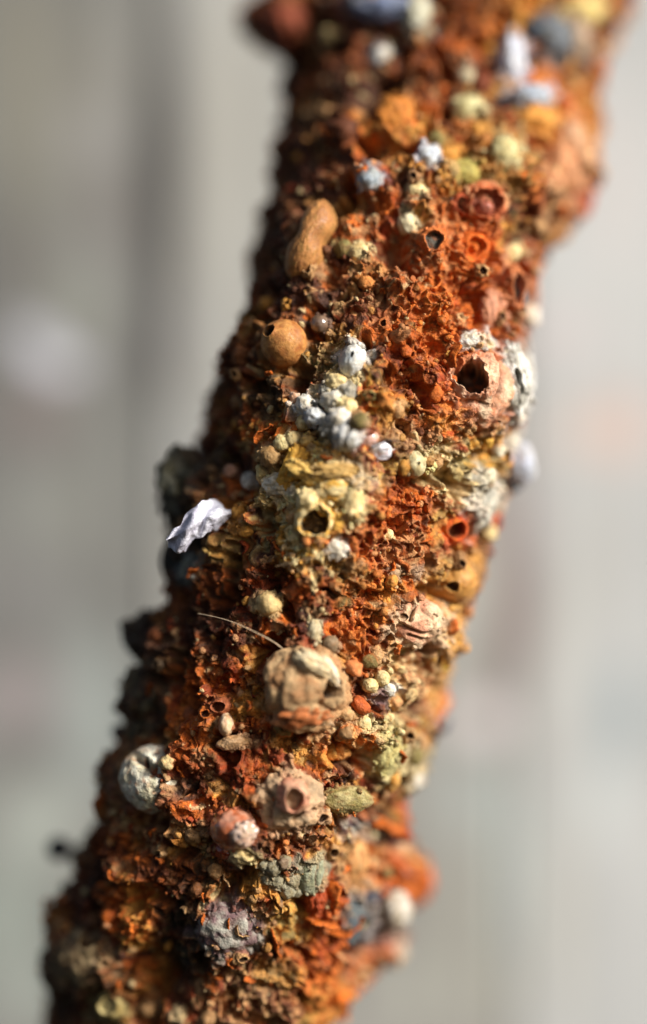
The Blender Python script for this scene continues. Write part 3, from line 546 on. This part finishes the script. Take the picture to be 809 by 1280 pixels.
# --- crumbs too small and too many to pick apart: one stuff mesh
def crumbs(name, n, rmin, rmax, sub, pale=.22):
    V0, F0 = ico(sub); nv = len(V0)
    cl = noise(B, .03, 90) + .6 * noise(B, .012, 91); reg = noise(B, .04, 95)
    cand = np.nonzero((ROW > -60) & (ROW < 1340) & (np.abs(TH) < 125) & (cl > .02) & ~inhole)[0]
    ii = rng.choice(cand, n, replace=False)
    VV = np.zeros((n, nv, 3)); CC = np.zeros((n, nv, 3))
    variants = []
    for k in range(14):
        q = V0 * .01 + k * .5; w1, _, _ = worley(q, .009, k)
        variants.append(V0 * (1 + .35 * noise(q, .011, k + 200) + .3 * np.clip(1 - w1 * 1.4, -.4, 1))[:, None])
    for t, i in enumerate(ii):
        r = rmin + (rmax - rmin) * rng.random() ** 2.2
        A = np.linalg.qr(rng.normal(size=(3, 3)))[0]
        sc = r * rng.uniform(.65, 1.3, 3)
        VV[t] = (variants[t % 14] * sc) @ A.T + Vc[i] + Nn[i] * r * rng.uniform(-.1, .7)
        u = rng.random() + .25 * reg[i]; c = COL[i] * rng.uniform(.85, 1.3)
        if u < pale * .5: c = c * .4 + .6 * TAN * rng.uniform(.7, 1.1)
        elif u < pale * .7: c = c * .3 + .7 * CREAM * rng.uniform(.6, 1)
        elif u < pale: c = c * .4 + .6 * OCHRE * rng.uniform(.7, 1.1)
        CC[t] = c
    Fa = (F0[None] + (np.arange(n) * nv)[:, None, None]).reshape(-1, 3)
    o = link_mesh(name, VV.reshape(-1, 3), Fa, np.clip(CC.reshape(-1, 3), 0, .75), M_CRUST, rod, np.zeros(3)); o['kind'] = 'stuff'
crumbs('crumbs', 4400, .0014, .0048, 2)
crumbs('rust_grit', 14000, .0009, .0022, 1, pale=.2)
V0, F0 = ico(2); n = len(FEET); VV = []; CC = []
for k, (p, c) in enumerate(FEET):
    r = rng.uniform(.0012, .0036); A = np.linalg.qr(rng.normal(size=(3, 3)))[0]
    VV.append((V0 * (1 + .4 * noise(V0 * .01 + k * .3, .011, k % 9))[:, None] * r * rng.uniform(.6, 1.3, 3)) @ A.T + p); CC.append(np.repeat((c * rng.uniform(.8, 1.3))[None], len(V0), 0))
o = link_mesh('clinging_crumbs', np.vstack(VV), (F0[None] + (np.arange(n) * len(V0))[:, None, None]).reshape(-1, 3), np.clip(np.vstack(CC), 0, .75), M_CRUST, rod, np.zeros(3)); o['kind'] = 'stuff'

# ------------------------------------------------------------------ things caught on the rod
def thing(o, label, cat): o['label'] = label; o['category'] = cat; o.parent = None
# lavender-white papery flake
nu, nv = 44, 22; u, v = np.meshgrid(np.linspace(0, 1, nu), np.linspace(-1, 1, nv), indexing='ij'); u = u.ravel(); v = v.ravel()
ys = Vc[surf(270, 645)][1]
wd = (23 * (1 - .35 * np.abs(u - .45) * 2)) * (1 + .35 * noise(np.c_[u * .1, v * .01, u * 0], .016, 12)) * (.4 + .6 * sstep(0, .25, u)) * (.35 + .65 * sstep(1, .8, u))
px = 209 + 79 * u; py = 672 - 32 * u + wd * v + 6 * np.sin(u * 6.5 + .5)
dpt = ys - .040 - .010 * np.sin(u * 5) + .018 * np.abs(v + .2 * np.sin(6 * u)) + .008 * u + .006 * np.sin(u * 14 + 3 * v)
pos = np.array([at(a, b, c) for a, b, c in zip(px, py, dpt)]); pos += .004 * np.c_[noise(pos, .02, 5), noise(pos, .02, 6), noise(pos, .012, 7)]
V = np.vstack([pos, pos + np.array([0, .0022, 0])]); n0 = nu * nv; Fq = []
for p in range(nu - 1):
    for q in range(nv - 1):
        k = p * nv + q; Fq.append((k, k + nv, k + nv + 1, k + 1)); Fq.append((n0 + k, n0 + k + 1, n0 + k + nv + 1, n0 + k + nv))
ring = [p * nv for p in range(nu)] + [(nu - 1) * nv + q for q in range(1, nv)] + [p * nv + nv - 1 for p in range(nu - 2, -1, -1)] + list(range(nv - 2, 0, -1))
for a_, b_ in zip(ring, ring[1:] + ring[:1]): Fq.append((b_, a_, n0 + a_, n0 + b_))
C = mixc(np.repeat(LAV[None], len(V), 0), lin((188, 186, 200))[None], sstep(-.2, .4, noise(V, .02, 8)))
o = link_mesh('papery_flake', V, Fq, C, M_CHALK); thing(o, 'lavender-white crumpled papery flake sticking out of the rod\'s left side', 'flake')
# fibres
def fibre(name, pts, r, col, label, mat=M_SMOOTH, cat='fibre'):
    cu = bpy.data.curves.new(name, 'CURVE'); cu.dimensions = '3D'; cu.bevel_depth = r; cu.bevel_resolution = 2; cu.use_fill_caps = True
    sp = cu.splines.new('NURBS'); sp.points.add(len(pts) - 1)
    for p, q in zip(sp.points, pts): p.co = (*q, 1)
    sp.use_endpoint_u = True; sp.order_u = 3; cu.resolution_u = 8
    t = bpy.data.objects.new(name, cu); S.collection.objects.link(t)
    dg = bpy.context.evaluated_depsgraph_get(); me = bpy.data.meshes.new_from_object(t.evaluated_get(dg)); bpy.data.objects.remove(t)
    a = me.color_attributes.new('pigment', 'FLOAT_COLOR', 'POINT'); a.data.foreach_set('color', np.tile([*col, 1], len(me.vertices)).astype(np.float32))
    me.materials.clear(); me.materials.append(mat); me.polygons.foreach_set('use_smooth', np.ones(len(me.polygons), bool))
    o = bpy.data.objects.new(name, me); S.collection.objects.link(o); o['label'] = label; o['category'] = cat
    return o
def front(px, py, off): return at(px, py, min(Vc[surf(px + a, py + b)][1] for a in (-8, 0, 8) for b in (-8, 0, 8)) - off)
fibre('fibre', [front(248, 767, .008), front(275, 772, .014), front(300, 781, .016), front(325, 793, .014), front(346, 804, .012), front(358, 815, .0)], .0006, lin((214, 186, 150)), 'thin straw-coloured fibre lying above the large wrinkled dome')
fibre('fibre', [front(345, 708, .004), front(370, 702, .01), front(395, 696, .01), front(415, 690, .004)], .0006, lin((190, 160, 120)), 'very fine short fibre just below the yellow-ringed pore')
fibre('curled_hair', [front(459, 565, .004), front(468, 557, .016), front(480, 551, .018), front(492, 549, .014), front(500, 553, .006)], .0012, lin((46, 32, 28)), 'short dark curled hair lying over the glossy white patch', cat='hair')
yy = .05
fibre('dark_hook', [at(528, 925, yy), at(538, 915, yy - .01), at(543, 900, yy), at(540, 893, yy), at(552, 918, yy - .02), at(560, 908, yy - .02), at(561, 900, yy - .02)], .0035, lin((70, 76, 84)), 'dark blue-grey hooked sliver poking out of the lower right edge', cat='sliver')
S.cycles.use_denoising = True
tri = sum(len(o.data.loops) - 2 * len(o.data.polygons) for o in S.objects if o.type == 'MESH'); print('TRIS', tri, 'OBJ', len(S.objects))
